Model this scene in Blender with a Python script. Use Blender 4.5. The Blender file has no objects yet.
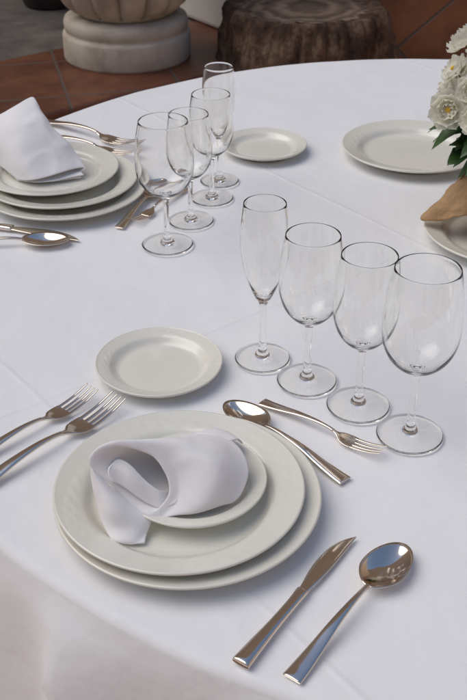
import bpy, bmesh, math, random
from mathutils import Vector, noise, Matrix
PI = math.pi
S = bpy.context.scene
COL = S.collection
random.seed(7)

# ------------------------------------------------------------------ camera numbers
TABLE_Z = 0.750
F_PX, PITCH, CAM_H = 1030.0, math.radians(32.6), 0.669      # focal length in picture pixels (700 high), camera above the table top
def at(px, py, z=0.0):
    """where on the horizontal plane z metres above the table top a spot of the place lies"""
    u = (px-233.5)/F_PX; v = (py-350)/F_PX
    s, c = math.sin(PITCH), math.cos(PITCH)
    k = (CAM_H-z)/(s+v*c)
    return Vector((u*k, (c-v*s)*k, TABLE_Z+z))

# ------------------------------------------------------------------ helpers
def link(o, parent=None):
    COL.objects.link(o)
    if parent: o.parent = parent
    return o
def tag(o, label=None, cat=None, group=None, kind=None):
    if label: o['label'] = label
    if cat: o['category'] = cat
    if group: o['group'] = group
    if kind: o['kind'] = kind
    return o
def empty(name, loc, rz=0.0):
    o = bpy.data.objects.new(name, None); o.location = loc; o.rotation_euler = (0, 0, rz)
    o.empty_display_size = .05
    return link(o)
def mesh_obj(name, verts, faces, mat, parent=None, smooth=True, loc=None):
    me = bpy.data.meshes.new(name); me.from_pydata([tuple(v) for v in verts], [], faces)
    bm = bmesh.new(); bm.from_mesh(me); bmesh.ops.recalc_face_normals(bm, faces=bm.faces); bm.to_mesh(me); bm.free()
    if smooth: me.polygons.foreach_set('use_smooth', [True]*len(me.polygons))
    if mat: me.materials.append(mat)
    o = bpy.data.objects.new(name, me)
    if loc is not None: o.location = loc
    return link(o, parent)
def subsurf(o, n=2):
    m = o.modifiers.new('s', 'SUBSURF'); m.levels = n; m.render_levels = n
def lathe(profile, n=64, fn=None, closed=True):
    """profile (r, z) list, revolved; closed joins last ring to the first"""
    V = []; Fc = []; rings = []
    for r, z in profile:
        if r < 1e-6:
            rings.append([len(V)]); V.append((0, 0, z))
        else:
            ring = []
            for i in range(n):
                a = 2*PI*i/n
                rr, zz = (r, z) if fn is None else fn(r, z, a)
                ring.append(len(V)); V.append((rr*math.cos(a), rr*math.sin(a), zz))
            rings.append(ring)
    pairs = list(zip(rings, rings[1:]))
    if closed and len(rings[0]) > 1 and len(rings[-1]) > 1: pairs.append((rings[-1], rings[0]))
    for A, B in pairs:
        for i in range(n):
            j = (i+1) % n
            if len(A) == 1 and len(B) == 1: continue
            if len(A) == 1: Fc.append((A[0], B[i], B[j]))
            elif len(B) == 1: Fc.append((A[i], B[0], A[j]))
            else: Fc.append((A[i], B[i], B[j], A[j]))
    return V, Fc
def smooth_profile(pts, k=6):
    """Catmull-Rom through (r, z) points"""
    out = []
    P = [Vector(p) for p in pts]
    for i in range(len(P)-1):
        a = P[max(i-1, 0)]; b = P[i]; c = P[i+1]; d = P[min(i+2, len(P)-1)]
        for j in range(k):
            t = j/k
            out.append(.5*((2*b)+(c-a)*t+(2*a-5*b+4*c-d)*t*t+(3*b-a-3*c+d)*t**3))
    out.append(P[-1])
    return [tuple(q) for q in out]
def copy_tree(o, parent=None):
    c = o.copy(); COL.objects.link(c)
    if parent: c.parent = parent
    for ch in list(o.children): copy_tree(ch, c)
    return c
def box(name, x0, x1, y0, y1, z0, z1, mat, parent=None, bevel=.004):
    V = [(x, y, z) for x in (x0, x1) for y in (y0, y1) for z in (z0, z1)]
    Fc = [(0, 1, 3, 2), (4, 6, 7, 5), (0, 4, 5, 1), (2, 3, 7, 6), (0, 2, 6, 4), (1, 5, 7, 3)]
    o = mesh_obj(name, V, Fc, mat, parent, smooth=False)
    if bevel:
        m = o.modifiers.new('b', 'BEVEL'); m.width = bevel; m.segments = 2
    return o

# ------------------------------------------------------------------ materials
def new_mat(name):
    m = bpy.data.materials.new(name); m.use_nodes = True
    nt = m.node_tree; return m, nt, nt.nodes['Principled BSDF']
def node(nt, t, **kw):
    n = nt.nodes.new(t)
    for k, v in kw.items():
        if k in n.inputs: n.inputs[k].default_value = v
        else: setattr(n, k, v)
    return n
def coords(nt, scale=(1, 1, 1), rot=(0, 0, 0)):
    tc = nt.nodes.new('ShaderNodeTexCoord'); mp = nt.nodes.new('ShaderNodeMapping')
    mp.inputs['Scale'].default_value = scale; mp.inputs['Rotation'].default_value = rot
    nt.links.new(tc.outputs['Object'], mp.inputs['Vector']); return mp.outputs['Vector']
def noise_tex(nt, vec, scale, detail=6, rough=.6):
    n = nt.nodes.new('ShaderNodeTexNoise'); n.inputs['Scale'].default_value = scale
    n.inputs['Detail'].default_value = detail; n.inputs['Roughness'].default_value = rough
    nt.links.new(vec, n.inputs['Vector']); return n.outputs['Fac']
def ramp(nt, fac, stops):
    r = nt.nodes.new('ShaderNodeValToRGB'); cr = r.color_ramp
    while len(cr.elements) < len(stops): cr.elements.new(.5)
    for e, (p, c) in zip(cr.elements, stops): e.position = p; e.color = (*c, 1) if len(c) == 3 else c
    nt.links.new(fac, r.inputs['Fac']); return r.outputs['Color']
def bump(nt, bsdf, h, strength, dist=.001, prev=None):
    b = nt.nodes.new('ShaderNodeBump'); b.inputs['Strength'].default_value = strength; b.inputs['Distance'].default_value = dist
    nt.links.new(h, b.inputs['Height'])
    if prev is not None: nt.links.new(prev, b.inputs['Normal'])
    nt.links.new(b.outputs['Normal'], bsdf.inputs['Normal']); return b.outputs['Normal']
def math_n(nt, op, a, b=None, c=None):
    n = nt.nodes.new('ShaderNodeMath'); n.operation = op
    for i, x in enumerate((a, b, c)):
        if x is None: continue
        if isinstance(x, (int, float)): n.inputs[i].default_value = x
        else: nt.links.new(x, n.inputs[i])
    return n.outputs[0]

def cloth_material(name, col, creases=None, wr=.35, weave=2600, sharp=1.0):
    m, nt, b = new_mat(name)
    b.inputs['Base Color'].default_value = (*col, 1); b.inputs['Roughness'].default_value = .85
    b.inputs['Sheen Weight'].default_value = .15
    v = coords(nt)
    n = bump(nt, b, noise_tex(nt, v, 5, 2, .5), wr, .012)
    n = bump(nt, b, noise_tex(nt, v, 14, 3, .5), wr, .003, n)
    n = bump(nt, b, noise_tex(nt, v, 38, 4, .6), wr*.6, .0012, n)
    # shallow sharp wrinkles
    for sc, st, dd in ((3.5, .30, .0030), (9, .16, .0010)):
        vv = coords(nt, scale=(1, .55, 1), rot=(0, 0, .6*sc))
        q = math_n(nt, 'ABSOLUTE', math_n(nt, 'SUBTRACT', noise_tex(nt, vv, sc, 4, .55), .5))
        q = math_n(nt, 'SUBTRACT', 1, math_n(nt, 'POWER', math_n(nt, 'MULTIPLY', q, 2), .6))
        n = bump(nt, b, q, min(1, st*sharp), dd, n)
    # weave: two crossing wave patterns
    for rz in (0, PI/2):
        vv = coords(nt, rot=(0, 0, rz))
        w = nt.nodes.new('ShaderNodeTexWave'); w.inputs['Scale'].default_value = weave/6.28; w.inputs['Distortion'].default_value = .4
        nt.links.new(vv, w.inputs['Vector'])
        n = bump(nt, b, w.outputs['Fac'], .12, .0002, n)
    if creases:
        ang, spacing, off = creases
        for k, (a2, o2) in enumerate(((ang, off[0]), (ang+PI/2, off[1]))):
            vv = coords(nt, rot=(0, 0, a2)); sp = nt.nodes.new('ShaderNodeSeparateXYZ'); nt.links.new(vv, sp.inputs[0])
            wob = math_n(nt, 'MULTIPLY', noise_tex(nt, vv, 3, 2, .5), .012)
            q = math_n(nt, 'ADD', math_n(nt, 'ADD', sp.outputs[0], o2), wob)
            q = math_n(nt, 'PINGPONG', q, spacing)
            q = math_n(nt, 'DIVIDE', q, .0035)
            q = math_n(nt, 'MULTIPLY', math_n(nt, 'POWER', q, 2), -1)
            q = math_n(nt, 'EXPONENT', q)
            amt = math_n(nt, 'MULTIPLY', q, noise_tex(nt, vv, 4, 2, .5))
            n = bump(nt, b, amt, .9, .0015, n)
    return m
M = {}
CREASE_ANG = math.radians(-38)
M['cloth'] = cloth_material('white_tablecloth_cotton', (.80, .80, .80), creases=(CREASE_ANG, .31, (.10, .05)), wr=.9, sharp=1.5)
M['napkin'] = cloth_material('white_napkin_cotton', (.85, .83, .82), wr=.6, sharp=2.2)

def porcelain():
    m, nt, b = new_mat('cream_porcelain')
    v = coords(nt)
    c = ramp(nt, noise_tex(nt, v, 14, 3), [(.3, (.74, .722, .63)), (.7, (.76, .742, .65))])
    nt.links.new(c, b.inputs['Base Color'])
    r = ramp(nt, noise_tex(nt, v, 10, 2), [(.3, (.24,)*3), (.7, (.28,)*3)])
    nt.links.new(r, b.inputs['Roughness'])
    b.inputs['Specular IOR Level'].default_value = .5; b.inputs['Coat Weight'].default_value = .6; b.inputs['Coat Roughness'].default_value = .05
    return m
M['porcelain'] = porcelain()
def steel():
    m, nt, b = new_mat('polished_steel')
    b.inputs['Base Color'].default_value = (.78, .70, .61, 1); b.inputs['Metallic'].default_value = 1
    v = coords(nt)
    nt.links.new(ramp(nt, noise_tex(nt, v, 60, 5), [(.35, (.06,)*3), (.7, (.14,)*3)]), b.inputs['Roughness'])
    bump(nt, b, noise_tex(nt, v, 130, 2), .05, .0006)
    return m
M['steel'] = steel()
def glass():
    m, nt, b = new_mat('clear_glass')
    b.inputs['Base Color'].default_value = (1, .998, .985, 1); b.inputs['Transmission Weight'].default_value = 1
    b.inputs['Roughness'].default_value = .0; b.inputs['IOR'].default_value = 1.46
    return m
M['glass'] = glass()
def speckled(name, stops, scale=8, rough=.85, bs=.4, bd=.004, scale2=60, detail=8):
    m, nt, b = new_mat(name); v = coords(nt)
    f = noise_tex(nt, v, scale, detail, .65)
    nt.links.new(ramp(nt, f, stops), b.inputs['Base Color']); b.inputs['Roughness'].default_value = rough
    n = bump(nt, b, f, bs, bd); bump(nt, b, noise_tex(nt, v, scale2, 6), bs*.7, bd*.3, n)
    return m
M['stone'] = speckled('weathered_sandstone', [(.3, (.34, .285, .22)), (.5, (.50, .435, .345)), (.72, (.58, .52, .43))], 9, bs=.5)
M['grey_stone'] = speckled('grey_paving_stone', [(.3, (.055, .047, .04)), (.6, (.13, .112, .096)), (.8, (.20, .18, .155))], 6, bs=.5, bd=.01)
M['plaster_white'] = speckled('white_plaster', [(.3, (.62, .59, .55)), (.7, (.74, .71, .67))], 3, bs=.25, bd=.005)
M['plaster_ochre'] = speckled('ochre_plaster', [(.3, (.42, .29, .19)), (.7, (.54, .38, .26))], 2, bs=.3, bd=.006)
M['plaster_sand'] = speckled('sand_plaster', [(.3, (.60, .46, .34)), (.7, (.70, .56, .43))], 2, bs=.3, bd=.006)
M['dark_pot'] = speckled('dark_glazed_clay', [(.3, (.025, .022, .02)), (.7, (.06, .05, .045))], 10, .5)
M['pot_clay'] = speckled('brown_clay', [(.3, (.09, .045, .028)), (.7, (.16, .08, .05))], 20, .7)
M['soil'] = speckled('soil', [(.3, (.02, .014, .01)), (.7, (.05, .035, .025))], 80)
M['wood'] = speckled('dark_wood', [(.3, (.08, .045, .025)), (.7, (.14, .08, .045))], 12, .6)

def tiles(name, rot, size, stops, offset=(0, 0, 0), axes='XY', rough=.45, mortar=(.10, .075, .06)):
    m, nt, b = new_mat(name)
    tc = nt.nodes.new('ShaderNodeTexCoord'); src = tc.outputs['Object']
    if axes == 'XZ':
        sp = nt.nodes.new('ShaderNodeSeparateXYZ'); cb = nt.nodes.new('ShaderNodeCombineXYZ')
        nt.links.new(src, sp.inputs[0]); nt.links.new(sp.outputs[0], cb.inputs[0]); nt.links.new(sp.outputs[2], cb.inputs[1]); src = cb.outputs[0]
    mp = nt.nodes.new('ShaderNodeMapping'); mp.inputs['Rotation'].default_value = (0, 0, rot); mp.inputs['Location'].default_value = offset
    nt.links.new(src, mp.inputs['Vector']); v = mp.outputs[0]
    br = nt.nodes.new('ShaderNodeTexBrick'); br.offset = 0; br.squash = 1
    br.inputs['Scale'].default_value = 1; br.inputs['Brick Width'].default_value = size; br.inputs['Row Height'].default_value = size
    br.inputs['Mortar Size'].default_value = .006; br.inputs['Mortar Smooth'].default_value = .3; br.inputs['Bias'].default_value = 0
    br.inputs['Color1'].default_value = (.0, .0, .0, 1); br.inputs['Color2'].default_value = (1, 1, 1, 1); br.inputs['Mortar'].default_value = (.5, .5, .5, 1)
    nt.links.new(v, br.inputs['Vector'])
    base = ramp(nt, noise_tex(nt, v, 5, 8, .65), stops)
    hsv = nt.nodes.new('ShaderNodeHueSaturation'); nt.links.new(base, hsv.inputs['Color'])
    val = math_n(nt, 'MULTIPLY_ADD', br.outputs['Color'], .45, .75); nt.links.new(val, hsv.inputs['Value'])
    mx = nt.nodes.new('ShaderNodeMix'); mx.data_type = 'RGBA'
    nt.links.new(br.outputs['Fac'], mx.inputs['Factor']); nt.links.new(hsv.outputs[0], mx.inputs['A']); mx.inputs['B'].default_value = (*mortar, 1)
    nt.links.new(mx.outputs['Result'], b.inputs['Base Color']); b.inputs['Roughness'].default_value = rough
    n = bump(nt, b, math_n(nt, 'SUBTRACT', 1, br.outputs['Fac']), .6, .004)
    bump(nt, b, noise_tex(nt, v, 30, 6), .25, .003, n)
    return m
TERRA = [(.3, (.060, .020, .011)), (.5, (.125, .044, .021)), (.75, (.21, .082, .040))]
M['tile_floor'] = tiles('terracotta_floor_tiles', .5, .33, [(.3, (.36, .22, .145)), (.5, (.46, .29, .19)), (.75, (.54, .36, .25))], mortar=(.35, .29, .23))  # paler than the ledge tiles, to bounce warm light onto the hanging cloth
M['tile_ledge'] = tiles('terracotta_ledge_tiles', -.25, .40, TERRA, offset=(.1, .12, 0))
M['tile_wall'] = tiles('terracotta_wall_tiles', PI/4+.05, .32, [(.3, (.11, .040, .019)), (.5, (.21, .083, .037)), (.75, (.30, .13, .064))], offset=(.08, .0, 0), axes='XZ')

def bark():
    m, nt, b = new_mat('tree_bark'); v = coords(nt, scale=(1, 1, .8))
    f = noise_tex(nt, v, 11, 10, .75)
    nt.links.new(ramp(nt, f, [(.34, (.02, .011, .007)), (.5, (.105, .056, .032)), (.66, (.30, .20, .13))]), b.inputs['Base Color'])
    b.inputs['Roughness'].default_value = .95
    bump(nt, b, f, 1, .02); return m
def end_grain():
    m, nt, b = new_mat('cut_end_grain'); v = coords(nt)
    n1 = noise_tex(nt, v, 5, 5)
    ln = nt.nodes.new('ShaderNodeVectorMath'); ln.operation = 'LENGTH'; nt.links.new(v, ln.inputs[0])
    q = math_n(nt, 'ADD', math_n(nt, 'MULTIPLY', ln.outputs['Value'], 260), math_n(nt, 'MULTIPLY', n1, 14))
    r = math_n(nt, 'MULTIPLY_ADD', math_n(nt, 'SINE', q), .14, n1)
    nt.links.new(ramp(nt, r, [(.25, (.04, .028, .02)), (.5, (.13, .085, .058)), (.8, (.25, .18, .13))]), b.inputs['Base Color'])
    b.inputs['Roughness'].default_value = .9; bump(nt, b, r, .5, .006); return m
M['bark'] = bark(); M['end_grain'] = end_grain()
def simple(name, col, rough=.6, **kw):
    m, nt, b = new_mat(name); v = coords(nt)
    c1 = tuple(x*.85 for x in col); c2 = tuple(min(1, x*1.1) for x in col)
    nt.links.new(ramp(nt, noise_tex(nt, v, 60, 4), [(.3, c1), (.7, c2)]), b.inputs['Base Color']); b.inputs['Roughness'].default_value = rough
    for k, x in kw.items(): b.inputs[k.replace('_', ' ')].default_value = x
    return m
def petal():
    m, nt, b = new_mat('white_petal'); v = coords(nt)
    nt.links.new(ramp(nt, noise_tex(nt, v, 70, 4), [(.3, (.90, .88, .78)), (.7, (.95, .94, .87))]), b.inputs['Base Color'])
    b.inputs['Roughness'].default_value = .6
    bump(nt, b, noise_tex(nt, coords(nt, scale=(1, 1, .3)), 160, 3), .3, .0006)
    tr = nt.nodes.new('ShaderNodeBsdfTranslucent'); tr.inputs['Color'].default_value = (.92, .90, .78, 1)
    ms = nt.nodes.new('ShaderNodeMixShader'); ms.inputs[0].default_value = .5
    out = nt.nodes['Material Output']
    nt.links.new(b.outputs[0], ms.inputs[1]); nt.links.new(tr.outputs[0], ms.inputs[2]); nt.links.new(ms.outputs[0], out.inputs['Surface'])
    return m
M['petal'] = petal()
M['flower_centre'] = simple('yellow_flower_centre', (.75, .46, .04), .7)
M['leaf'] = simple('dark_green_leaf', (.035, .085, .02), .42)
M['stem'] = simple('green_stem', (.08, .16, .04), .5)
def paper():
    m, nt, b = new_mat('kraft_tissue_paper'); v = coords(nt)
    nt.links.new(ramp(nt, noise_tex(nt, v, 25, 6), [(.3, (.56, .34, .16)), (.7, (.70, .46, .24))]), b.inputs['Base Color'])
    b.inputs['Roughness'].default_value = .6
    n = None
    for sc, dd in ((28, .006), (75, .0025)):
        q = math_n(nt, 'ABSOLUTE', math_n(nt, 'SUBTRACT', noise_tex(nt, v, sc, 5, .6), .5))
        n = bump(nt, b, math_n(nt, 'SUBTRACT', 1, math_n(nt, 'MULTIPLY', q, 4)), .35, dd, n)
    tr = nt.nodes.new('ShaderNodeBsdfTranslucent'); tr.inputs['Color'].default_value = (.5, .3, .15, 1)
    ms = nt.nodes.new('ShaderNodeMixShader'); ms.inputs[0].default_value = .35
    out = nt.nodes['Material Output']
    nt.links.new(b.outputs[0], ms.inputs[1]); nt.links.new(tr.outputs[0], ms.inputs[2]); nt.links.new(ms.outputs[0], out.inputs['Surface'])
    return m
M['paper'] = paper()

# ------------------------------------------------------------------ table and cloth
TC = Vector((.390, 1.348, 0)); TR = .882
def build_table():
    t = empty('round_table', (TC.x, TC.y, 0))
    tag(t, 'large round table wholly under the white tablecloth', 'table')
    V, Fc = lathe([(0, .715), (TR-.02, .715), (TR-.012, .719), (TR-.012, .741), (TR-.018, .7455), (0, .7455)], 96, closed=False)
    mesh_obj('tabletop', V, Fc, M['wood'], t, smooth=False)
    for k in range(4):
        a = PI/4+k*PI/2
        V, Fc = lathe([(0, 0), (.018, 0), (.03, .5), (.032, .7148), (0, .7148)], 20, closed=False)
        o = mesh_obj('leg', V, Fc, M['wood'], t); o.location = (.56*math.cos(a), .56*math.sin(a), 0)
build_table()

_fr = random.Random(5)
RIDGES = [(-128.3, 1.15, 3.6), (-115, .85, 4.2), (-99, .7, 3.6), (-143, .9, 4.6), (-155, .7, 3.8)]
_a = -82.0
while _a < 196:
    RIDGES.append((_a, _fr.uniform(.6, 1.1), _fr.uniform(3.2, 5.0))); _a += _fr.uniform(11, 18)
def fold_fn(a, s):
    """how far the hanging cloth swings out at angle a and drop s (0..1): rounded ridges with hollows between"""
    q = 0
    for c, amp, w in RIDGES:
        x = math.degrees((a-math.radians(c)+PI) % (2*PI)-PI)
        w2 = w*(1.0+.25*math.sin(c))
        w2 *= .42 if x < 0 else 1.5
        if abs(x) < 40: q += amp*math.exp(-(math.sqrt(x*x+.5)/w2)**1.15)
    return q-.45
def build_cloth():
    NA = 540
    V = []; Fc = []
    nr = 70
    rings = []
    V.append((0, 0, TABLE_Z)); rings.append([0])
    er = .012
    prof = [(TR*.999*(i/nr)**.8, 0.0, 0) for i in range(1, nr)]
    prof = [(r, z, s) for r, z, s in prof if r < TR-er]
    for k in range(0, 7):
        th = k/6*math.radians(80)
        prof.append((TR-er+er*math.sin(th), -er*(1-math.cos(th)), 0))
    L = .62
    r_e, z_e, _ = prof[-1]
    for k in range(1, 46):
        s = k/45
        prof.append((r_e+.06*s+.012*(1-math.exp(-s*18)), z_e-L*s, s))
    for r, z, s in prof:
        ring = []
        for i in range(NA):
            a = 2*PI*i/NA
            rr = r; zz = z
            x, y = r*math.cos(a), r*math.sin(a)
            if s > 0:
                sm = s**.7
                f = fold_fn(a-.16*s+.03*s*math.sin(5*a), s)
                rr = r+.15*sm*f+.022*sm+.006*noise.noise(Vector((x*6, y*6, s*3)))*min(1, s*4)
            else:
                e = max(0, 1-(TR-r)/.05)
                zz = z+.0011*noise.noise(Vector((x*5, y*5, 0)))+.0005*noise.noise(Vector((x*14+3, y*14, 1)))
                zz += -.0025*e*max(0, -fold_fn(a, 0))
            ring.append(len(V)); V.append((rr*math.cos(a), rr*math.sin(a), TABLE_Z+zz))
        rings.append(ring)
    for A, B in zip(rings, rings[1:]):
        for i in range(NA):
            j = (i+1) % NA
            if len(A) == 1: Fc.append((A[0], B[i], B[j]))
            else: Fc.append((A[i], B[i], B[j], A[j]))
    o = mesh_obj('tablecloth', V, Fc, M['cloth'], None, loc=(TC.x, TC.y, -.0015))
    tag(o, 'white cotton tablecloth laid over the round table, hanging in soft folds', 'tablecloth')
build_cloth()

# ------------------------------------------------------------------ plates
def plate_mesh(name, R, h, foot=.6, th=.0032):
    fr = R*foot
    prof = [(0, .0035), (R*.55, .0033), (R*.645, .0036), (R*.70, .0055), (R*.745, .0098*h/.018), (R*.79, .0128*h/.018), (R*.88, .0152*h/.018), (R*.96, h-.0008), (R*.985, h)]
    top = smooth_profile(prof, 4)
    edge = [(R*.997, h-.0006), (R, h-.0018), (R-.0012, h-.0034)]
    under = smooth_profile([(R*.955, h-.0052), (R*.80, h*.52), (R*.715, .0028), (R*.66, .0004)], 3)
    under += [(R*.655, 0), (R*.625, 0), (R*.62, .0014), (0, .0014)]
    def relief(r, z, a):
        q = r/R
        if .76 < q < .975:
            w = math.sin(PI*(q-.76)/.215)**1.5
            d = 0
            for g in range(4):
                for j in range(3):
                    c = 2*PI*g/4+.17*j+1.35*(q-.76)/.215*(1+.10*j)
                    x = ((a-c+PI) % (2*PI))-PI
                    d += math.exp(-(x/.036)**2)*(1-.25*j)
            z = z+.0012*w*d*(R/.12)**.5
        return r, z
    ntop = len(top)
    V, Fc = lathe(top+edge+under, 240, relief, closed=False)
    me = bpy.data.meshes.new(name); me.from_pydata(V, [], Fc)
    bm = bmesh.new(); bm.from_mesh(me); bmesh.ops.recalc_face_normals(bm, faces=bm.faces); bm.to_mesh(me); bm.free()
    me.polygons.foreach_set('use_smooth', [True]*len(me.polygons)); me.materials.append(M['porcelain'])
    return me
PM = {'base': plate_mesh('base_plate', .1287, .0195), 'dinner': plate_mesh('dinner_plate', .1203, .0195),
      'small': plate_mesh('small_plate', .0713, .0145), 'bread': plate_mesh('bread_plate', .0738, .0155)}
STACK = .0058
def plate(kind, name, px, py, z_rim, label, group, scale=1.0, rz=0, z0=0.0006):
    p = at(px, py, z_rim)
    o = bpy.data.objects.new(name, PM[kind]); o.location = (p.x, p.y, TABLE_Z+z0); o.scale = (scale,)*3; o.rotation_euler = (0, 0, rz)
    link(o); tag(o, label, 'plate', group); return o
G1 = 'cream plates laid on the table'
zb, zd, zs = .0006, .0006+.0095, .0006+.0095+.0085
near_base = plate('base', 'base_plate', 188, 491, zb+.019, 'large cream base plate lowest of the nearest stack, with the open rolled napkin', G1, rz=.3, z0=zb)
near_dinner = plate('dinner', 'dinner_plate', 179.5, 484, zd+.019, 'cream dinner plate in the middle of the nearest stack, with the open rolled napkin', G1, z0=zd, rz=1.0)
near_small = plate('small', 'small_plate', 193, 476, zs+.0145, 'small cream plate directly under the open rolled napkin', G1, z0=zs, rz=2)
near_bread = plate('bread', 'bread_plate', 159, 359.5, .016, 'small empty cream side plate above the two nearest forks', G1, rz=.8)
far_base = plate('base', 'base_plate', 64.5, 184, zb+.019, 'large cream base plate lowest of the stack at the left edge', G1, z0=zb, rz=.9)
far_dinner = plate('dinner', 'dinner_plate', 61, 175.5, zd+.019, 'cream dinner plate in the middle of the stack at the left edge', G1, z0=zd, rz=.2)
far_small = plate('dinner', 'upper_plate', 50, 167, zs+.0175, 'cream upper plate under the pointed napkin at the left edge', G1, z0=zs+.0012, rz=.1, scale=.90)
far_bread = plate('bread', 'bread_plate', 264, 142.5, .016, 'small empty cream side plate behind the far row of glasses', G1, rz=2.2)
right_plate = plate('dinner', 'dinner_plate', 413, 144, .02, 'wide empty cream plate behind the white flowers', G1, rz=.5)
flower_plate = plate('dinner', 'dinner_plate', 508, 227, .02, 'cream plate carrying the paper wrapped flower pot', G1, rz=1.5)

# ------------------------------------------------------------------ stemware
def glass_profile(H, foot, rim, mx, stem, kind):
    w = .0011
    outer = [(foot-.0006, .0004), (foot, .0012), (foot-.0008, .0022)]
    outer += smooth_profile([(foot-.0015, .0024), (foot*.6, .0042), (foot*.3, .0066), (.0070, .0100), (.0046, .0165), (.0040, .028), (.0037, stem*.55), (.0038, stem*.85), (.0050, stem-.004)], 4)
    zb = stem; bh = H-stem
    if kind == 'flute':
        o = [(.0068, zb), (.0105, zb+.006), (.0175, zb+.024), (.0235, zb+.045), (mx, zb+bh*.58), (mx*.985, zb+bh*.80), (rim, H)]
        inn = [(0, zb+.0055), (.0045, zb+.006), (.0092, zb+.0095)]
        innpts = [(.0092, zb+.0095), (.0163, zb+.025), (.0223, zb+.0455), (mx-w, zb+bh*.58), (mx*.985-w, zb+bh*.80), (rim-w, H-.0002)]
    else:
        o = [(.0085, zb+.0012), (mx*.55, zb+.0078), (mx*.83, zb+.021), (mx*.975, zb+.038), (mx, zb+bh*.50), (mx*.955, zb+bh*.76), (rim, H)]
        inn = [(0, zb+.0050), (.0060, zb+.0052)]
        innpts = [(.0060, zb+.0052), (mx*.53, zb+.0108), (mx*.83-w*1.3, zb+.0225), (mx*.975-w*1.1, zb+.0385), (mx-w, zb+bh*.50), (mx*.955-w, zb+bh*.76), (rim-w, H-.0002)]
    outer += smooth_profile(o, 6)
    lip = [(rim-.0001, H+.0004), (rim-w*.5, H+.0006), (rim-w+.0001, H+.0003)]
    inner = smooth_profile(innpts, 6)[::-1] + [inn[0]]
    under = [(0, .0014), (foot*.5, .0012), (foot*.9, .0004)]
    # start at axis underneath, go out, up, over the lip, down to the axis inside
    return under+outer+lip+inner
GM = {}
def glass_mesh(name, *a):
    V, Fc = lathe(glass_profile(*a), 96, closed=False)
    me = bpy.data.meshes.new(name); me.from_pydata(V, [], Fc)
    bm = bmesh.new(); bm.from_mesh(me); bmesh.ops.recalc_face_normals(bm, faces=bm.faces); bm.to_mesh(me); bm.free()
    me.polygons.foreach_set('use_smooth', [True]*len(me.polygons)); me.materials.append(M['glass']); return me
GM['F'] = glass_mesh('champagne_flute', .2005, .0330, .0237, .0268, .080, 'flute')
GM['A'] = glass_mesh('wine_glass', .1855, .0346, .0296, .0352, .078, 'wine')
GM['B'] = glass_mesh('wine_glass', .1872, .0353, .0292, .0342, .077, 'wine')
GM['C'] = glass_mesh('wine_glass', .2000, .0358, .0326, .0394, .082, 'wine')
def glass_at(k, px, py, label, cat, name, sc=(1, 1)):
    p = at(px, py, .002)
    o = bpy.data.objects.new(name, GM[k]); o.location = (p.x, p.y, TABLE_Z+.0006); o.scale = (sc[0], sc[0], sc[1]); link(o)
    tag(o, label, cat, 'stemmed glasses set in rows')
glass_at('F', 262.3, 357.3, 'tall narrow champagne flute nearest the cream side plate, in the front row', 'champagne flute', 'champagne_flute')
glass_at('A', 306.7, 379.5, 'tulip shaped wine glass beside the front champagne flute', 'wine glass', 'wine_glass')
glass_at('B', 358, 404.5, 'wine glass between the tulip glass and the largest glass of the front row', 'wine glass', 'wine_glass')
glass_at('C', 409.5, 433.5, 'largest wine glass at the right end of the front row', 'wine glass', 'wine_glass')
glass_at('F', 219.5, 180.3, 'champagne flute at the far end of the back row, beside the far side plate', 'champagne flute', 'champagne_flute', (.95, .935))
glass_at('A', 212, 197.5, 'wine glass just in front of the far champagne flute', 'wine glass', 'wine_glass', (.97, .90))
glass_at('B', 191, 220, 'second wine glass from the front of the back row', 'wine glass', 'wine_glass', (.97, .885))
glass_at('C', 167.5, 243.5, 'wine glass at the front of the back row, over the crossed dessert cutlery', 'wine glass', 'wine_glass', (1.03, .92))

# ------------------------------------------------------------------ cutlery
def loft_bar(stations, nseg=12, pw=2.6):
    """stations: (x along, y centre, z centre, half width, half thickness, z bow of the edges); closed bar with rounded ends"""
    V = []; Fc = []
    n = len(stations)
    for (x, y, z, w, t, cup) in stations:
        for i in range(nseg):
            a = 2*PI*i/nseg
            c, s = math.cos(a), math.sin(a)
            yy = w*math.copysign(abs(c)**(2/pw), c); zz = t*math.copysign(abs(s)**(2/pw), s)
            V.append((x, y+yy, z+zz+cup*(yy/w if w else 0)**2))
    for k in range(n-1):
        for i in range(nseg):
            j = (i+1) % nseg
            Fc.append((k*nseg+i, k*nseg+j, (k+1)*nseg+j, (k+1)*nseg+i))
    Fc.append(tuple(range(nseg))[::-1]); Fc.append(tuple((n-1)*nseg+i for i in range(nseg)))
    return V, Fc
def densify(st, k=4):
    out = []
    for i in range(len(st)-1):
        a = st[max(i-1, 0)]; b = st[i]; c = st[i+1]; d = st[min(i+2, len(st)-1)]
        for j in range(k):
            t = j/k
            out.append(tuple(.5*((2*q)+(r-p)*t+(2*p-5*q+4*r-s)*t*t+(3*q-p-3*r+s)*t**3) for p, q, r, s in zip(a, b, c, d)))
    out.append(st[-1]); return out
def handle_stations(L, neck_w=.0027, end_w=.0095, z_neck=.0105, zarch=.0115):
    # x from 0 (squared-off end) to L (neck)
    return [(0, 0, .0022, end_w*.97, .0006, 0), (.0008, 0, .0022, end_w, .0014, 0), (L*.12, 0, .0030, end_w*.93, .0018, 0), (L*.30, 0, .0058, end_w*.76, .0018, 0),
            (L*.52, 0, zarch*.86, end_w*.55, .0018, 0), (L*.74, 0, zarch, end_w*.38, .0019, 0), (L*.90, 0, z_neck, neck_w, .0021, 0), (L, 0, z_neck-.002, neck_w, .0020, 0)]
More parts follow.
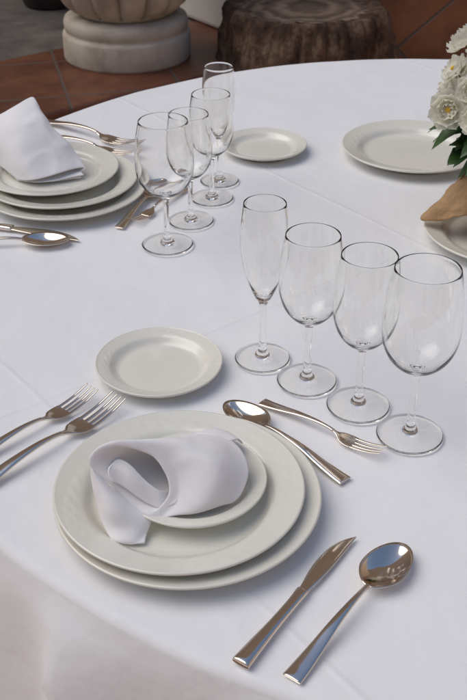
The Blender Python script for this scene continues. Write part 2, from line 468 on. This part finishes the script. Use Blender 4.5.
def make_fork(L=.20):
    hl = L*.60
    t = empty('fork', (0, 0, 0))
    V, Fc = loft_bar(densify(handle_stations(hl), 5))
    mesh_obj('handle', V, Fc, M['steel'], t)
    # head: shoulder plus four tines in one mesh
    V = []; Fc = []
    def add(vf):
        b = len(V); V.extend(vf[0]); Fc.extend([tuple(i+b for i in f) for f in vf[1]])
    W = L*.062
    add(loft_bar(densify([(hl-.002, 0, .0086, .0026, .0019, 0), (hl+L*.03, 0, .0062, .0040, .0017, .0002), (hl+L*.07, 0, .0040, W*.80, .0014, .0012), (hl+L*.115, 0, .0026, W, .0012, .0016), (hl+L*.165, 0, .0024, W*1.0, .0011, .0016)], 4), 16))
    x0 = hl+L*.130
    for k in range(4):
        y = (k-1.5)/1.5*W*.80
        cz = .0016*(y/W)**2
        tw = W*.145
        add(loft_bar(densify([(x0, y*.97, .0022+cz, tw*.5, .0004, 0), (x0+L*.012, y*.98, .0023+cz, tw*1.1, .0009, 0), (x0+L*.07, y, .0030+cz, tw*1.08, .00105, 0), (x0+L*.145, y*.99, .0056+cz, tw*.95, .00095, 0), (x0+L*.215, y*.97, .0098+cz, tw*.75, .0008, 0), (x0+L*.252, y*.95, .0125+cz, tw*.45, .0005, 0), (x0+L*.258, y*.95, .0130+cz, tw*.2, .0002, 0)], 4), 10))
    mesh_obj('tines', V, Fc, M['steel'], t)
    return t, L
def make_spoon(L=.20, bw=.0225, bl=.074):
    hl = L-bl
    t = empty('spoon', (0, 0, 0))
    V, Fc = loft_bar(densify(handle_stations(hl+.003, z_neck=.0118, zarch=.0125), 5))
    mesh_obj('handle', V, Fc, M['steel'], t)
    V = []; Fc = []; NA, NR = 48, 10
    d = .0095
    def outline(a):
        c, s = math.cos(a), math.sin(a)
        x = bl/2*c; y = bw*s*(1-.10*c)*(1 if c > -.4 else 1-.22*((-c-.4)/.6)**1.4)
        return x, y
    def ztop(q, c):
        rim = .0102+.0012*(-c)
        return rim-d*(1-q*q)**1.0*.98
    layers = []
    for lay in (0, 1):
        rs = []
        for k in range(NR+1):
            q = k/NR
            if k == 0:
                rs.append([len(V)]); z = ztop(0, 0)-(.0011 if lay else 0); V.append((hl+bl/2, 0, z)); continue
            ring = []
            for i in range(NA):
                a = 2*PI*i/NA; x, y = outline(a)
                qq = q if not lay else q*.985 if k < NR else 1.0
                z = ztop(q, math.cos(a)*q)-(.0012 if lay else 0)
                ring.append(len(V)); V.append((hl+bl/2+x*q, y*q, z))
            rs.append(ring)
        layers.append(rs)
    for rs in layers:
        for A, B in zip(rs, rs[1:]):
            for i in range(NA):
                j = (i+1) % NA
                Fc.append((A[0], B[i], B[j]) if len(A) == 1 else (A[i], B[i], B[j], A[j]))
    A, B = layers[0][-1], layers[1][-1]
    for i in range(NA): Fc.append((A[i], A[(i+1) % NA], B[(i+1) % NA], B[i]))
    o = mesh_obj('bowl', V, Fc, M['steel'], t)
    return t, L
def make_knife(L=.21):
    hl = L*.53
    t = empty('knife', (0, 0, 0))
    st = [(0, 0, .0042, .0088, .0016, 0), (.001, 0, .0042, .0094, .0040, 0), (hl*.2, 0, .0044, .0082, .0040, 0), (hl*.5, -.0004, .0044, .0063, .0037, 0), (hl*.8, -.0004, .0042, .0057, .0033, 0), (hl*.97, 0, .0040, .0062, .0031, 0), (hl, 0, .0040, .0060, .0022, 0)]
    V, Fc = loft_bar(densify(st, 5), 14, 2.9)
    mesh_obj('handle', V, Fc, M['steel'], t)
    bl = L-hl
    st = [(hl-.001, 0, .0038, .0050, .0010, 0), (hl+bl*.06, .0002, .0036, .0056, .0010, 0), (hl+bl*.25, .0010, .0032, .0080, .00095, 0), (hl+bl*.45, .0016, .0028, .0092, .0009, 0), (hl+bl*.65, .0012, .0026, .0086, .0008, 0), (hl+bl*.82, -.0008, .0024, .0062, .0007, 0), (hl+bl*.94, -.0038, .0022, .0030, .0006, 0), (hl+bl, -.0062, .0022, .0005, .0004, 0)]
    V, Fc = loft_bar(densify(st, 5), 14, 2.2)
    mesh_obj('blade', V, Fc, M['steel'], t)
    return t, L
used = set()
protos = {'fork': make_fork(), 'spoon': make_spoon(), 'knife': make_knife()}
def cutlery(kind, a, b, label, z=0.0, flipy=False, length=None, tilt=0.0, width=1.0, roll=0.0):
    """a = pixel of the handle end, b = pixel of the tip, both on the table top"""
    root, L = protos[kind]
    o = root if kind not in used else copy_tree(root); used.add(kind)
    A, B = at(*a, .003), at(*b, .006 if kind != 'knife' else .002)
    d = B-A; d.z = 0
    ln = length or d.length
    s = ln/L
    o.location = (A.x, A.y, TABLE_Z+z+.0004)
    o.rotation_euler = (roll, -tilt, math.atan2(d.y, d.x))
    o.scale = (s, s*width*(-1 if flipy else 1), s)
    tag(o, label, kind, 'steel cutlery laid on the cloth')
    return o
cutlery('knife', (241, 664), (351, 535), 'steel knife right of the nearest plate stack', length=None)
cutlery('spoon', (292, 678), (405, 546), 'steel spoon beside the nearest knife, empty bowl uppermost')
cutlery('fork', (262, 401), (385, 455), 'steel dessert fork just below the front row of glasses')
cutlery('spoon', (345, 480), (226, 403), 'steel dessert spoon above the nearest stack, partly behind its rim')
cutlery('fork', (-45, 472), (95, 391), 'outer of the two forks left of the nearest stack, farther from the plates')
cutlery('fork', (-40, 500), (122, 400), 'inner fork of the two, its tines reaching beside the nearest stack')
cutlery('knife', (-62, 219), (81, 239), 'steel knife at the left edge, behind the spoon', flipy=False)
cutlery('spoon', (-62, 246), (70, 240), 'steel spoon at the left edge, lying just in front of a knife')
cutlery('spoon', (119, 227), (163, 184), 'steel dessert spoon with its handle end right of the left stack, bowl behind the glass')
cutlery('fork', (187, 187), (131, 223), 'steel dessert fork behind the front glass of the back row, tines toward the viewer')
cutlery('fork', (40, 120), (139, 147), 'steel fork farthest beyond the left stack, its handle leaving the pointed napkin')
cutlery('fork', (36, 134), (136, 157), 'steel fork beyond the left stack, partly behind its plates')

# ------------------------------------------------------------------ napkins
def cr(p0, p1, p2, p3, t): return .5*((2*p1)+(p2-p0)*t+(2*p0-5*p1+4*p2-p3)*t*t+(3*p1-p0-3*p2+p3)*t**3)
def loop_smooth(P, k=6):
    n = len(P); out = []
    for i in range(n):
        for j in range(k): out.append(cr(P[i-1], P[i], P[(i+1) % n], P[(i+2) % n], j/k))
    return out
def along(L, k=5):
    """list of loops -> interpolated list of loops"""
    out = []
    for i in range(len(L)-1):
        a = L[max(i-1, 0)]; b = L[i]; c = L[i+1]; d = L[min(i+2, len(L)-1)]
        for j in range(k): out.append([cr(a[q], b[q], c[q], d[q], j/k) for q in range(len(b))])
    out.append(L[-1]); return out
ZN = zs+.0145-.005      # napkin base above the table top
def napkin_points():
    R_ = [(156, 519, .001), (170, 508, .006), (178, 490, .019), (173, 466, .038), (157, 449, .053), (128, 440, .064), (103, 443.5, .0635), (90.5, 456, .054), (93.5, 470, .042), (106, 482, .031), (123, 497, .016), (141, 511, .005)]
    M_ = [(192, 514, .001), (208, 504, .012), (216, 484, .028), (212, 462, .042), (200, 446, .048), (182, 438, .050), (163, 440, .046), (152, 448, .033), (152, 460, .017), (160, 475, .004), (172, 492, .001), (184, 505, .001)]
    E_ = [(231, 504, .002), (243, 494, .008), (250, 473, .015), (246, 455, .021), (236, 443, .024), (220, 434, .023), (203, 430, .017), (198, 436, .010), (205, 450, .004), (212, 462, .000), (220, 478, .000), (227, 494, .000)]
    f = lambda L: [at(x, y, ZN+z) for x, y, z in L]
    return f(R_), f(M_), f(E_)
def build_napkin():
    R_, M_, E_ = napkin_points()
    O = at(193, 476, zs+.0145); O.z = TABLE_Z+ZN
    loc = lambda L: [p-O for p in L]
    R_, M_, E_ = [loop_smooth(loc(L), 5) for L in (R_, M_, E_)]
    n = len(R_)
    cen = lambda L: sum(L, Vector())/len(L)
    def toward(L, d, push=Vector()):
        c = cen(L); return [p+(c-p).normalized()*d+push for p in L]
    axis = (cen(M_)-cen(R_)).normalized()
    body = along([R_, M_, E_], 9)
    # tuck the back end in, then start the roll at the mouth
    ce = cen(E_)
    cap1 = [p+(ce-p)*.45+Vector((0, 0, .0)) for p in E_]
    rim_a = toward(R_, .0034, -axis*.0050); rim_b = toward(R_, .0078, -axis*.0016); in0 = toward(R_, .0090, axis*.006)
    shrink = lambda L, q: [p+(cen(L)-p)*q for p in L]
    bm_i = shrink([a.lerp(b, .45) for a, b in zip(R_, M_)], .24); in2 = shrink(M_, .34); in3 = shrink([a.lerp(b, .55) for a, b in zip(M_, E_)], .5)
    rings = [in3, in2, bm_i, in0, rim_b, rim_a]+body+[cap1]
    V = []; Fc = []
    for L in rings:
        for i, p in enumerate(L):
            w = noise.noise(p*38)*.0012+noise.noise(p*90+Vector((3, 1, 2)))*.0004
            rg = max(0, 1-abs(noise.noise(Vector((p.x*26, p.y*26, p.z*14))+Vector((7, 2, 0))))*7)*.0011
            V.append(p+Vector((w-rg*.3, w*.6-rg*.5, w+rg*.6)))
    for k in range(len(rings)-1):
        for i in range(n):
            j = (i+1) % n
            Fc.append((k*n+i, k*n+j, (k+1)*n+j, (k+1)*n+i))
    b = len(V); V.append(ce); V.append(cen(in3))
    last = (len(rings)-1)*n
    for i in range(n):
        Fc.append((last+i, last+(i+1) % n, b)); Fc.append((i, b+1, (i+1) % n))
    # sheets: the tail hanging from the mouth, the folded layer inside, loose hems at the back
    def sheet(rows, th=.0016, kk=5):
        rows = [[Vector(at(*q[:2], ZN+q[2]))-O for q in r] for r in rows]
        rows = along(rows, kk)
        rows = list(map(list, zip(*rows))); rows = along(rows, kk); rows = list(map(list, zip(*rows)))
        m, k = len(rows), len(rows[0])
        nrm = []
        for i in range(m):
            rr = []
            for j in range(k):
                du = rows[min(i+1, m-1)][j]-rows[max(i-1, 0)][j]; dv = rows[i][min(j+1, k-1)]-rows[i][max(j-1, 0)]
                rr.append(du.cross(dv).normalized())
            nrm.append(rr)
        base = len(V)
        for sgn in (1, -1):
            for i in range(m):
                for j in range(k):
                    p = rows[i][j]; w = noise.noise(p*45)*.0010
                    V.append(p+nrm[i][j]*(sgn*th/2+w))
        N = m*k
        for i in range(m-1):
            for j in range(k-1):
                a = base+i*k+j
                Fc.append((a, a+1, a+k+1, a+k)); Fc.append((a+N, a+N+k, a+N+k+1, a+N+1))
        bd = [i*k for i in range(m)]+[(m-1)*k+j for j in range(1, k)]+[i*k+k-1 for i in range(m-2, -1, -1)]+[j for j in range(k-2, 0, -1)]
        for q in range(len(bd)):
            a, c = bd[q], bd[(q+1) % len(bd)]
            Fc.append((base+a, base+c, base+N+c, base+N+a))
    sheet([[(91.5, 466, .0455), (92, 468, .0445), (92.5, 469, .043), (93.5, 470, .0415)],
           [(91, 476, .036), (96, 480, .036), (101, 482, .034), (106, 482, .031)],
           [(93.5, 490, .026), (103, 494, .027), (114, 498, .023), (123, 497, .016)],
           [(98, 507, .012), (110, 512, .015), (127, 515, .010), (141, 511, .005)],
           [(104, 525, -.002), (118, 528, .001), (134, 528, -.000), (151, 519, -.001)],
           [(111, 537, -.009), (120, 540, -.007), (133, 540, -.007), (147, 533, -.008)],
           [(118, 542, -.0105), (125, 543, -.0105), (134, 544, -.0105), (145, 543, -.0105)]], .0022)
    sheet([[(109, 468, .044), (108, 474, .040), (112, 482, .034)],
           [(118, 459, .045), (117, 469, .041), (122, 486, .028)],
           [(131, 465, .041), (131, 477, .035), (136, 496, .018)],
           [(144, 479, .030), (147, 489, .023), (150, 505, .010)],
           [(159, 490, .020), (161, 498, .014), (162, 509, .006)],
           [(169, 491, .016), (170, 499, .010), (170, 508, .004)],
           ], .0018)
    sheet([[(196, 434, .030), (206, 429, .022), (214, 428, .012)],
           [(212, 436, .029), (222, 431, .022), (230, 433, .012)],
           [(226, 443, .028), (238, 440, .022), (243, 444, .012)]], .0018)
    me = bpy.data.meshes.new('napkin'); me.from_pydata([tuple(v) for v in V], [], Fc)
    bm = bmesh.new(); bm.from_mesh(me); bmesh.ops.recalc_face_normals(bm, faces=bm.faces); bm.to_mesh(me); bm.free()
    me.polygons.foreach_set('use_smooth', [True]*len(me.polygons)); me.materials.append(M['napkin'])
    o = bpy.data.objects.new('napkin', me); o.location = O; link(o); subsurf(o, 1)
    tag(o, 'white cloth napkin rolled with its open mouth facing the viewer, on the nearest plates', 'napkin', 'folded white napkins on plates')
    return o
nap = build_napkin()
def build_far_napkin():
    """folded triangular napkin standing to a point, hems at its lower right"""
    O = at(51, 166, ZN)
    P = lambda x, y, z: at(x, y, ZN+z)-O
    V = []; Fc = []
    def patch(rows, kk=6):
        rows = [[P(*q) for q in r] for r in rows]
        rows = along(rows, kk); rows = list(map(list, zip(*rows))); rows = along(rows, kk); rows = list(map(list, zip(*rows)))
        m, k = len(rows), len(rows[0]); base = len(V)
        for r in rows:
            for p in r:
                w = noise.noise(p*35)*.0018+max(0, 1-abs(noise.noise(p*20+Vector((4, 0, 3))))*7)*.0013; V.append(p+Vector((w, -w, w)))
        for i in range(m-1):
            for j in range(k-1):
                a = base+i*k+j; Fc.append((a, a+1, a+k+1, a+k))
    # visible front/top skin, from the peak down to the hem, wrapping round both sides
    patch([[(-24, 124, .052), (-6, 117, .070), (14, 106, .086), (31, 96.5, .092), (36, 101, .084), (38, 110, .066), (34, 120, .040)],
           [(-22, 142, .034), (-4, 134, .056), (14, 122, .074), (36, 114, .080), (47, 120, .068), (50, 128, .048), (46, 138, .022)],
           [(-14, 154, .016), (2, 150, .038), (20, 142, .054), (44, 136, .057), (64, 140, .046), (70, 147, .030), (62, 152, .012)],
           [(0, 166, .002), (8, 168, .014), (24, 162, .030), (50, 155, .034), (74, 156, .026), (82, 161, .016), (74, 166, .006)],
           [(14, 177, -.001), (20, 180, .001), (34, 180, .007), (56, 174, .012), (80, 167, .013), (86, 169, .008), (78, 173, .002)]])
    # under layers showing as hems
    patch([[(10, 172, .001), (40, 166, .004), (72, 158, .008)], [(16, 179, -.001), (42, 181, .002), (83, 172, .006)], [(17, 180, -.002), (43, 182.5, -.001), (85, 175, .002)]])
    patch([[(20, 170, -.001), (44, 168, .000), (70, 164, .001)], [(24, 181, -.002), (50, 181, -.001), (82, 177, .000)]])
    o = mesh_obj('napkin', V, Fc, M['napkin'], None, loc=O)
    m = o.modifiers.new('t', 'SOLIDIFY'); m.thickness = .0022; m.offset = -1
    subsurf(o, 1)
    tag(o, 'white cloth napkin folded up to a point, on the stack at the left edge', 'napkin', 'folded white napkins on plates')
build_far_napkin()

# ------------------------------------------------------------------ flowers in their paper
def build_plant():
    base = at(518, 226, .003); base.z = TABLE_Z+.0045
    t = empty('potted_plant', base)
    tag(t, 'pot of white double flowers wrapped in brown paper at the right edge', 'plant')
    V, Fc = lathe([(0, 0), (.034, 0), (.044, .085), (.046, .086), (.047, .098), (.043, .098), (.042, .086), (0, .084)], 48, closed=False)
    mesh_obj('pot', V, Fc, M['pot_clay'], t)
    V, Fc = lathe([(0, .0845), (.030, .086), (.0418, .0865)], 32, closed=False)
    mesh_obj('soil', V, Fc, M['soil'], t)
    # paper: a square sheet gathered at the pot's rim, its edge and corners hanging outward
    V = []; Fc = []; NA = 300; NRr = 50
    for k in range(NRr+1):
        q = k/NRr
        for i in range(NA):
            a = 2*PI*i/NA
            dd = abs((a-math.radians(193)+PI/4) % (PI/2)-PI/4); corner = max(0, 1-math.sqrt(dd*dd+.0006)/.62)**1.25
            er = .082+.070*corner; ez = .050-.028*corner
            pl = .0045*math.sin(13*a+2*q)+.003*math.sin(21*a+1)
            if q < .2:
                u = q/.2; r = .046+.008*u; z = .086+.034*u
            else:
                u = (q-.2)/.8; r = .054+(er-.054)*u+pl*u; z = .120-(.120-ez)*u**1.25
            v = Vector((r*math.cos(a), r*math.sin(a), z))
            nn = noise.noise(v*26)*.008+(.5-abs(noise.noise(v*48)))*.006+(.5-abs(noise.noise(v*110+Vector((2, 5, 1)))))*.0028
            v += Vector((math.cos(a)*.6, math.sin(a)*.6, .8))*nn*(.3+q)*(1-.7*corner*q)
            V.append(v)
    for k in range(NRr):
        for i in range(NA):
            j = (i+1) % NA; Fc.append((k*NA+i, k*NA+j, (k+1)*NA+j, (k+1)*NA+i))
    o = mesh_obj('paper_wrap', V, Fc, M['paper'], t)
    m = o.modifiers.new('t', 'SOLIDIFY'); m.thickness = .0005
    # foliage: stems and leaves in one mesh
    V = []; Fc = []
    rnd = random.Random(3)
    def leaf(p, d, L, w, cup):
        d = d.normalized(); side = d.cross(Vector((0, 0, 1)))
        side = side.normalized() if side.length > .01 else Vector((1, 0, 0))
        up = side.cross(d)
        n = 9; b = len(V)
        for i in range(n+1):
            s = i/n; ww = w*math.sin(PI*min(1, s*.93+.07))**.75*(1-s*.35)
            c = p+d*L*s-Vector((0, 0, 1))*cup*L*s*s
            for e in (-1, -.5, 0, .5, 1):
                ser = 1+.08*math.sin(i*2.7)
                V.append(c+side*ww*e*ser+up*(abs(e)*ww*.35)+up*.002*math.sin(s*9+e*3))
        for i in range(n):
            for e in range(4):
                a = b+i*5+e; Fc.append((a, a+1, a+6, a+5))
    for k in range(190):
        a = rnd.uniform(0, 2*PI); el = rnd.uniform(.1, 1.0)
        r = rnd.uniform(.03, .092); h = rnd.uniform(.118, .165)
        p = Vector((r*math.cos(a), r*math.sin(a), h))
        d = Vector((math.cos(a+rnd.uniform(-.5, .5)), math.sin(a+rnd.uniform(-.5, .5)), el*.7))
        leaf(p, d, rnd.uniform(.045, .075), rnd.uniform(.017, .026), rnd.uniform(.2, .8))
    mesh_obj('foliage', V, Fc, M['leaf'], t)
    V = []; Fc = []
    heads = [Vector((-.130, -.035, .188)), Vector((-.120, .0, .232)), Vector((-.106, -.055, .222)), Vector((-.105, .03, .262))]
    k = 0
    while len(heads) < 60 and k < 9000:
        k += 1
        a = rnd.uniform(0, 2*PI); el = math.asin(rnd.uniform(.12, .99))
        R = .129+rnd.uniform(-.012, .012)
        c = Vector((R*math.cos(a)*math.cos(el), R*math.sin(a)*math.cos(el), .165+R*.95*math.sin(el)))
        if all((c-h).length > .031 for h in heads): heads.append(c)
    # stems
    for c in heads:
        p0 = Vector((c.x*.25, c.y*.25, .085)); dv = c-p0
        b = len(V)
        for i in range(6):
            s = i/5; p = p0+dv*s+Vector((0, 0, .01*math.sin(PI*s)))
            for j in range(5):
                th = 2*PI*j/5; V.append(p+Vector((.0013*math.cos(th), .0013*math.sin(th), 0)))
        for i in range(5):
            for j in range(5):
                Fc.append((b+i*5+j, b+i*5+(j+1) % 5, b+(i+1)*5+(j+1) % 5, b+(i+1)*5+j))
    mesh_obj('stems', V, Fc, M['stem'], t)
    # one flower head, then copies
    def flower_mesh(full=True):
        V = []; Fc = []
        r2 = random.Random(11)
        for lay, (cnt, L, w, el, z) in enumerate(((7, .0225, .0095, .12, 0), (7, .0195, .0085, .48, .001), (6, .0150, .0065, .70, .002), (4, .0090, .0045, .9, .003))):
            if not full and lay > 1: continue
            for i in range(cnt):
                a = 2*PI*(i+lay*.5)/cnt+r2.uniform(-.12, .12); e = el+r2.uniform(-.15, .15)
                d = Vector((math.cos(a)*math.cos(e), math.sin(a)*math.cos(e), math.sin(e))); sd = Vector((-math.sin(a), math.cos(a), 0)); up = sd.cross(d)*-1
                b = len(V); n = 6
                for q in range(n+1):
                    s = q/n; ww = w*(math.sin(PI*(s*.82+.10))**.8)
                    if q == n: ww *= .72
                    for ee in (-1, -.5, 0, .5, 1):
                        V.append(Vector((0, 0, z))+d*L*s*(1-.06*abs(ee)*(q == n))+sd*ww*ee+d.cross(sd)*(.0030*ee*ee-.0045*math.sin(PI*s)+.0010*math.sin(5*ee+q)))
                for q in range(n):
                    for ee in range(4):
                        Fc.append((b+q*5+ee, b+q*5+ee+1, b+(q+1)*5+ee+1, b+(q+1)*5+ee))
        return V, Fc
    fv, ff = flower_mesh()
    fv2, ff2 = flower_mesh(False); open_me = None
    cv, cf = lathe([(0, .003), (.0024, .0035), (.0030, .0050), (.0022, .0062), (0, .0066)], 12, closed=False)
    for i, c in enumerate(heads):
        if i == 0:
            f = mesh_obj('flower', fv, ff, M['petal'], t); g = mesh_obj('flower_centre', cv, cf, M['flower_centre'], f); f0 = f
        else:
            f = f0.copy(); COL.objects.link(f); f.parent = t
            if i in (5, 8) or rnd.random() < .35:
                if open_me is None:
                    open_me = f0.data.copy(); open_me.clear_geometry(); open_me.from_pydata([tuple(v) for v in fv2], [], ff2); open_me.polygons.foreach_set('use_smooth', [True]*len(ff2))
                f.data = open_me
            g2 = g.copy(); COL.objects.link(g2); g2.parent = f
        f.location = c
        n = (c-Vector((0, 0, .15))).normalized()
        if i in (0, 2, 5): n = Vector((-.35, -.85, .35)).normalized()
        f.rotation_euler = n.to_track_quat('Z', 'Y').to_euler(); s = rnd.uniform(1.0, 1.45); f.scale = (s, s, s)
build_plant()

# ------------------------------------------------------------------ courtyard
def ground_sheet():
    bm = bmesh.new()
    bmesh.ops.create_grid(bm, x_segments=40, y_segments=40, size=60)
    me = bpy.data.meshes.new('courtyard_floor'); bm.to_mesh(me); bm.free(); me.materials.append(M['tile_floor'])
    o = bpy.data.objects.new('courtyard_floor', me); link(o); o['kind'] = 'structure'
ground_sheet()
PZ = .25                                    # raised terrace
def gp(px, py, z):
    p = at(px, py, z-TABLE_Z); return p
def prism(name, pts, z0, z1, mat, parent=None, bevel=.012):
    n = len(pts); V = [(p[0], p[1], z0) for p in pts]+[(p[0], p[1], z1) for p in pts]
    Fc = [tuple(range(n))[::-1], tuple(range(n, 2*n))]+[(i, (i+1) % n, n+(i+1) % n, n+i) for i in range(n)]
    o = mesh_obj(name, V, Fc, mat, parent, smooth=False)
    if bevel:
        m = o.modifiers.new('b', 'BEVEL'); m.width = bevel; m.segments = 3
    return o
e0, e1 = gp(51, 112, PZ), gp(212, 73, PZ)
d = (e1-e0).normalized(); nrm = Vector((-d.y, d.x, 0))
A = e0-d*6; B = e0+d*1.15
prism('terrace', [A+nrm*.03, B+nrm*.03, B+nrm*8, A+nrm*8], 0.0, PZ-.035, M['plaster_ochre']).update_tag()
bpy.data.objects['terrace']['kind'] = 'structure'
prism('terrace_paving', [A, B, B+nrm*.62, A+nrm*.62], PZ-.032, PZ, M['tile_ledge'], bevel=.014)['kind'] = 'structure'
prism('stone_paving', [A+nrm*.624, B+nrm*.624, B+nrm*8, A+nrm*8], PZ-.032, PZ-.006, M['grey_stone'], bevel=.004)['kind'] = 'structure'

def build_pedestal():
    p = gp(128, 55, PZ)
    t = empty('stone_planter', (p.x, p.y, PZ))
    tag(t, 'weathered stone planter with ribbed bowl on a round drum base', 'planter')
    R = .240
    V, Fc = lathe([(0, 0), (R*.985, 0), (R*1.0, .010), (R*1.0, .088), (R*.985, .098), (R*.95, .102), (R*.95, .110), (R*.965, .116), (R*.97, .135), (R*.95, .150), (R*.90, .158), (R*.78, .162), (0, .162)], 96, closed=False)
    mesh_obj('drum', V, Fc, M['stone'], t)
    def rib(r, z, a):
        k = abs(math.cos(a*7)); w = .86+.16*k**.5
        return (r*w if .175 < z < .56 else r), z
    V, Fc = lathe(smooth_profile([(R*.70, .1625), (R*.80, .180), (R*.96, .215), (R*1.10, .29), (R*1.20, .40), (R*1.24, .54)], 6)+[(R*1.20, .585), (R*1.22, .60), (R*1.36, .615), (R*1.40, .65), (R*1.36, .675), (R*1.2, .675), (R*1.15, .60), (0, .60)], 280, rib, closed=False)
    mesh_obj('bowl', V, Fc, M['stone'], t)
    V, Fc = lathe([(0, .635), (R*.6, .625), (R*1.17, .615)], 40, closed=False)
    mesh_obj('soil', V, Fc, M['soil'], t)
build_pedestal()

def build_stump():
    p = gp(307, 3, .46)
    t = empty('tree_stump', (p.x, p.y, 0)); t.scale = (.90, .90, 1)
    tag(t, 'broad sawn tree stump with rough dark bark behind the table', 'tree stump')
    V = []; Fc = []; NA = 200; zz = [0, .03, .07, .11, .15, .19, .23, .27, .31, .35, .39, .42, .445, .455]
    for z in zz:
        for i in range(NA):
            a = 2*PI*i/NA
            r = .325+.085*(1-z/.455)**1.2
            c = Vector((math.cos(a), math.sin(a), z))
            r += .040*noise.noise(c*2.3)+.040*noise.noise(Vector((c.x*7, c.y*7, z*6)))+.026*noise.noise(Vector((c.x*17, c.y*17, z*14)))
            if z > .43: r -= .02*(z-.43)/.025
            V.append((r*c.x, r*c.y, z+.012*noise.noise(c*3)*(z > .4)))
    for k in range(len(zz)-1):
        for i in range(NA):
            j = (i+1) % NA; Fc.append((k*NA+i, k*NA+j, (k+1)*NA+j, (k+1)*NA+i))
    b = (len(zz)-1)*NA; inner = len(V)
    for i in range(NA):
        x, y, z = V[b+i]; V.append((x*.80, y*.80, z-.016))
    for i in range(NA):
        j = (i+1) % NA; Fc.append((b+i, b+j, inner+j, inner+i))
    mesh_obj('bark', V, Fc, M['bark'], t)
    V2 = []; F2 = []
    NR2 = 12
    V2.append((0, 0, .448))
    for k in range(1, NR2+1):
        for i in range(NA):
            x, y, z = V[inner+i]; q = k/NR2
            V2.append((x*q*1.01, y*q*1.01, .446+.004*noise.noise(Vector((x*q*9, y*q*9, 0)))+(z-.443)*q*q))
    for i in range(NA):
        j = (i+1) % NA; F2.append((0, 1+i, 1+j))
        for k in range(NR2-1): F2.append((1+k*NA+i, 1+(k+1)*NA+i, 1+(k+1)*NA+j, 1+k*NA+j))
    mesh_obj('cut_top', V2, F2, M['end_grain'], t)
build_stump()

# walls round the court
w0 = gp(168, 39, PZ); w1 = gp(242, 37, PZ)
wp = prism('white_wall', [(w0.x-.02, w0.y+.42), (w1.x-.03, w1.y), (w1.x+.12, w1.y+.12), (w1.x+.02, w1.y+.8)], PZ, 2.6, M['plaster_white'], bevel=.02)
tag(wp, 'white plaster pier between the stone planter and the tree stump', 'wall')
y_t = gp(430, 20, .45).y
tw = box('tiled_wall', gp(236, 40, PZ).x+.05, 5.0, y_t+.35, y_t+.60, 0, 1.25, M['tile_wall'], bevel=.01)
tag(tw, 'low wall faced with diagonal terracotta tiles behind the tree stump', 'wall')
bw = box('back_wall', -9, 9, 9.0, 9.4, 0, 13.5, M['plaster_ochre'], bevel=.02); tag(bw, 'tall ochre plaster wall closing the far side of the courtyard', 'wall')
fw = box('unseen_front_wall', -9, 9, -4.4, -4.0, 0, 4.2, M['plaster_sand'], bevel=.02); tag(fw, 'unseen sand plaster wall behind the viewer, set to bounce warm light', 'wall')  # out of view; height and sand colour chosen to warm the hanging cloth
lw = box('unseen_side_wall', -7.4, -7.0, -5, 10.5, 0, 4.2, M['plaster_sand'], bevel=.02); tag(lw, 'unseen sand plaster wall along the left side of the courtyard', 'wall')  # out of view; sand coloured so its bounce warms the cloth drop
rw = box('unseen_side_wall', 6.4, 6.8, -5, 10.5, 0, 4.6, M['plaster_sand'], bevel=.02); tag(rw, 'unseen sand plaster wall along the right side of the courtyard', 'wall')  # out of view; sand colour adds warm bounce from the sunlit side

pp = gp(47, 9, PZ)
V, Fc = lathe([(0, 0), (.10, 0), (.115, .01), (.17, .18), (.19, .30), (.205, .305), (.205, .33), (.18, .33), (.17, .30), (0, .28)], 64, closed=False)
o = mesh_obj('plant_pot', V, Fc, M['dark_pot'], None, loc=(pp.x, pp.y+.1, PZ-.006)); tag(o, 'dark round pot standing on the grey paving behind the stone planter', 'plant pot')

# ------------------------------------------------------------------ light
SUN_EL, SUN_AZ = math.radians(57), math.radians(-88)      # azimuth from +Y toward +X
w = bpy.data.worlds.new('World'); S.world = w; w.use_nodes = True
nt = w.node_tree; bg = nt.nodes['Background']
sky = nt.nodes.new('ShaderNodeTexSky'); sky.sky_type = 'NISHITA'; sky.sun_disc = False
sky.sun_elevation = SUN_EL; sky.sun_rotation = SUN_AZ; sky.air_density = 1.0; sky.dust_density = 1.2; sky.ozone_density = 1.0
nt.links.new(sky.outputs[0], bg.inputs['Color']); bg.inputs['Strength'].default_value = .135
sl = bpy.data.lights.new('sun', 'SUN'); sl.energy = 1.4; sl.angle = math.radians(58); sl.color = (1, .92, .80)
so = bpy.data.objects.new('sun', sl); link(so)
dirv = Vector((math.sin(SUN_AZ)*math.cos(SUN_EL), math.cos(SUN_AZ)*math.cos(SUN_EL), math.sin(SUN_EL)))
so.rotation_euler = dirv.to_track_quat('Z', 'Y').to_euler()

# ------------------------------------------------------------------ camera
cd = bpy.data.cameras.new('camera'); cam = bpy.data.objects.new('camera', cd); link(cam)
cd.sensor_fit = 'VERTICAL'; cd.sensor_height = 36.0; cd.lens = 36*F_PX/700
cam.location = (0, 0, TABLE_Z+CAM_H); cam.rotation_euler = (PI/2-PITCH, 0, 0)
cd.clip_start = .02; cd.clip_end = 300
cd.dof.use_dof = True; cd.dof.focus_distance = 1.10; cd.dof.aperture_fstop = 20
S.camera = cam
S.view_settings.view_transform = 'Standard'; S.view_settings.look = 'None'; S.view_settings.gamma = 1
S.view_settings.use_curve_mapping = False
S.view_settings.exposure = 0.13
S.render.engine = 'CYCLES'
c = S.cycles
c.use_denoising = True
c.max_bounces = 16; c.transmission_bounces = 16; c.transparent_max_bounces = 16; c.glossy_bounces = 6; c.diffuse_bounces = 4
c.caustics_reflective = True; c.caustics_refractive = True; c.sample_clamp_indirect = 15; c.blur_glossy = 0
